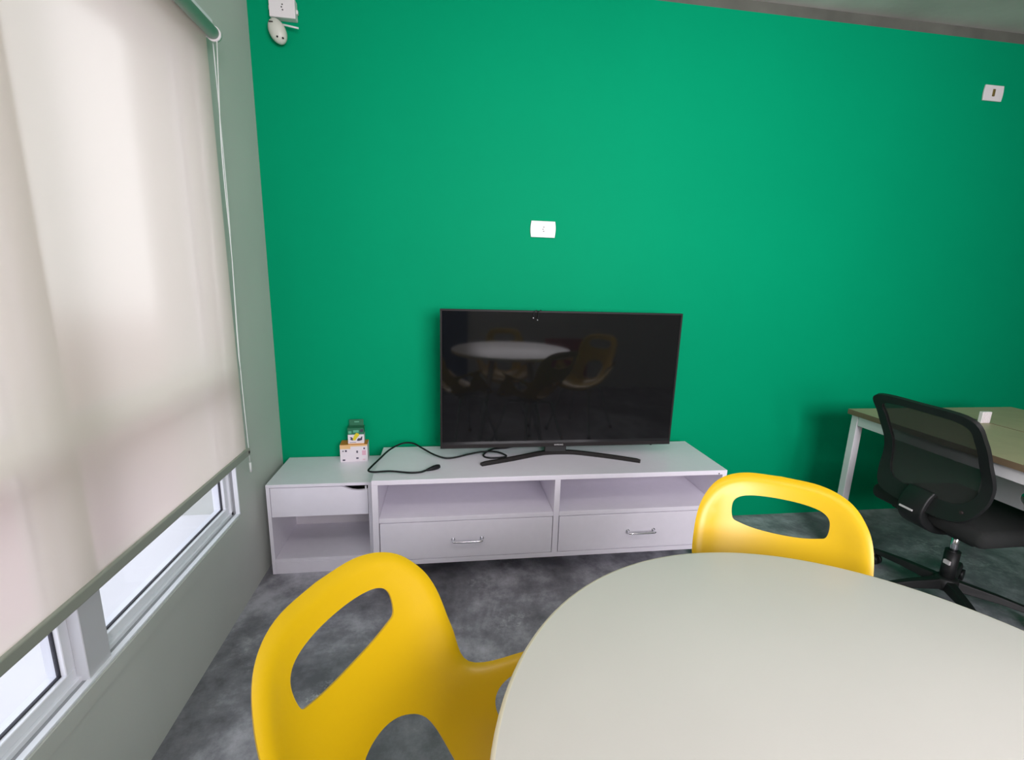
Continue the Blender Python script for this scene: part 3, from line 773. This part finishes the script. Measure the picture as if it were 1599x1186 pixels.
# seat cushion
bm = B(2.705, 3.165, -1.025, -.565, .395, .465, bev=.030, seg=5)
for v in bm.verts:
    if v.co.z > .44: v.co.z -= .02*max(0, (v.co.x-3.05)/.12)
Lo('seat', bm, 'black_fabric', sm=True)
Lo('seat_pan', B(2.76, 3.10, -.96, -.63, .372, .396, bev=.006), 'black')
Lo('mechanism', B(2.83, 3.01, -.85, -.73, .335, .373, bev=.008), 'black')
Lo('gas_lift', T([(2.92, -.79, .20), (2.92, -.79, .336)], .014, 16), 'metal')
Lo('lift_sleeve', T([(2.92, -.79, .075), (2.92, -.79, .245)], .026, 18), 'black')
Lo('lift_tag', B(2.885, 2.8935, -.812, -.788, .190, .206), 'plate')['label'] = 'small white sticker on the column'
Lo('base_hub', lathe(bmesh.new(), [(0, .070), (.04, .070), (.045, .085), (.042, .115), (.03, .125), (0, .125)], 2.92, -.79, 20), 'black')
for k in range(5):
    a = 2*PI*k/5+.50; ca, sa = math.cos(a), math.sin(a)
    bm = bmesh.new(); rg = []
    for rad_, w_, zt_, zb_ in ((.02, .026, .118, .075), (.16, .021, .103, .074), (.285, .015, .082, .062), (.30, .010, .078, .062)):
        p = Vector((2.92+ca*rad_, -.79+sa*rad_, 0)); n = Vector((-sa, ca, 0))
        rg.append([bm.verts.new(p+n*w_+Vector((0, 0, zb_))), bm.verts.new(p-n*w_+Vector((0, 0, zb_))), bm.verts.new(p-n*w_*.6+Vector((0, 0, zt_))), bm.verts.new(p+n*w_*.6+Vector((0, 0, zt_)))])
    for r0, r1 in zip(rg, rg[1:]):
        for j in range(4): bm.faces.new((r0[j], r0[(j+1) % 4], r1[(j+1) % 4], r1[j]))
    bm.faces.new(rg[0]); bm.faces.new(rg[-1]); bmesh.ops.recalc_face_normals(bm, faces=bm.faces)
    o = Lo('base_arm', bm, 'black'); b_ = o.modifiers.new('b', 'BEVEL'); b_.width = .004; b_.segments = 2
    p = Vector((2.92+ca*.285, -.79+sa*.285, 0)); n = Vector((-sa, ca, 0))
    bm = bmesh.new()
    for q in (-1, 1): tube(bm, [p+n*q*.007+Vector((0, 0, .027)), p+n*q*.022+Vector((0, 0, .027))], .0265, 18)
    tube(bm, [p+Vector((0, 0, .027)), p+Vector((0, 0, .066))], .007, 8)
    Lo('caster', bm, 'black')

# ---------------------------------------------------------------- added fill lights, sun and sky
fill_glow_mat = emit('fill_panel_glow', (1, .95, .95, 1), 7.8)  # glow of the unseen ceiling panels added to brighten the room
M['fill_glow'] = fill_glow_mat
for i, (lx, ly, lab) in enumerate(((1.05, -2.1, 'fill light panel added on the ceiling nearest the round table, outside the view'), (4.3, -2.7, 'fill light panel added on the ceiling nearest the right wall, outside the view'))):
    r = thing('ceiling_fill_panel', 'white rectangular '+lab, 'light', (lx, ly, ZC), group='added ceiling fill lights')
    link('fill_housing', B(-.62, .62, -.17, .17, -.05, 0, bev=.004), 'white_metal', r)
    link('fill_diffuser', B(-.60, .60, -.15, .15, -.054, -.0505), 'fill_glow', r)
def area(name, loc, rot, sx, sy, power, col):
    l = bpy.data.lights.new(name, 'AREA'); l.shape = 'RECTANGLE'; l.size = sx; l.size_y = sy; l.energy = power; l.color = col
    o = bpy.data.objects.new(name, l); COL.objects.link(o); o.location = loc; o.rotation_euler = rot
    return o
# added fill light in the unseen back opening, narrowed so the wall edges darken
area('back_fill_light', (1.85, YB-.03, 1.69), (math.radians(90), 0, 0), 1.6, 1.15, 46, (1.0, .94, 1.0)).data.spread = math.radians(105)
# sun over the roof: lights the yard outside, not the room
s = bpy.data.lights.new('sun', 'SUN'); s.energy = 2.2; s.angle = .01; s.color = (1, .96, .9)
so = bpy.data.objects.new('sun', s); COL.objects.link(so)
so.rotation_euler = Vector((-.05, -.5, -.86)).to_track_quat('-Z', 'Y').to_euler()

w = bpy.data.worlds.new('sky'); sc.world = w; w.use_nodes = True
bg = w.node_tree.nodes['Background']; bg.inputs[0].default_value = (.92, .94, 1.0, 1); bg.inputs[1].default_value = 2.3

# ---------------------------------------------------------------- camera
yaw, pitch, roll, fpx = .1437, .2108, .0295, 722.9882
cy, sy = math.cos(yaw), math.sin(yaw); cp, sp = math.cos(pitch), math.sin(pitch)
fw = Vector((sy*cp, cy*cp, -sp)); r0 = Vector((cy, -sy, 0)); u0 = r0.cross(fw)
rt = r0*math.cos(roll)+u0*math.sin(roll); upv = -r0*math.sin(roll)+u0*math.cos(roll)
cam = bpy.data.cameras.new('camera'); co = bpy.data.objects.new('camera', cam); COL.objects.link(co)
mw = Matrix((rt, upv, -fw)).transposed().to_4x4(); mw.translation = (.8866*.9, -2.5309*.9, 1.305)
co.matrix_world = mw
cam.sensor_fit = 'HORIZONTAL'; cam.sensor_width = 36; cam.lens = fpx*36/1599; cam.clip_start = .02
sc.camera = co
sc.view_settings.view_transform = 'Standard'; sc.view_settings.look = 'None'
sc.view_settings.gamma = 1; sc.view_settings.use_curve_mapping = False
sc.view_settings.exposure = 0.0
sc.cycles.use_denoising = True
sc.cycles.max_bounces = 10; sc.cycles.diffuse_bounces = 5; sc.cycles.transparent_max_bounces = 12
sc.cycles.sample_clamp_indirect = 6
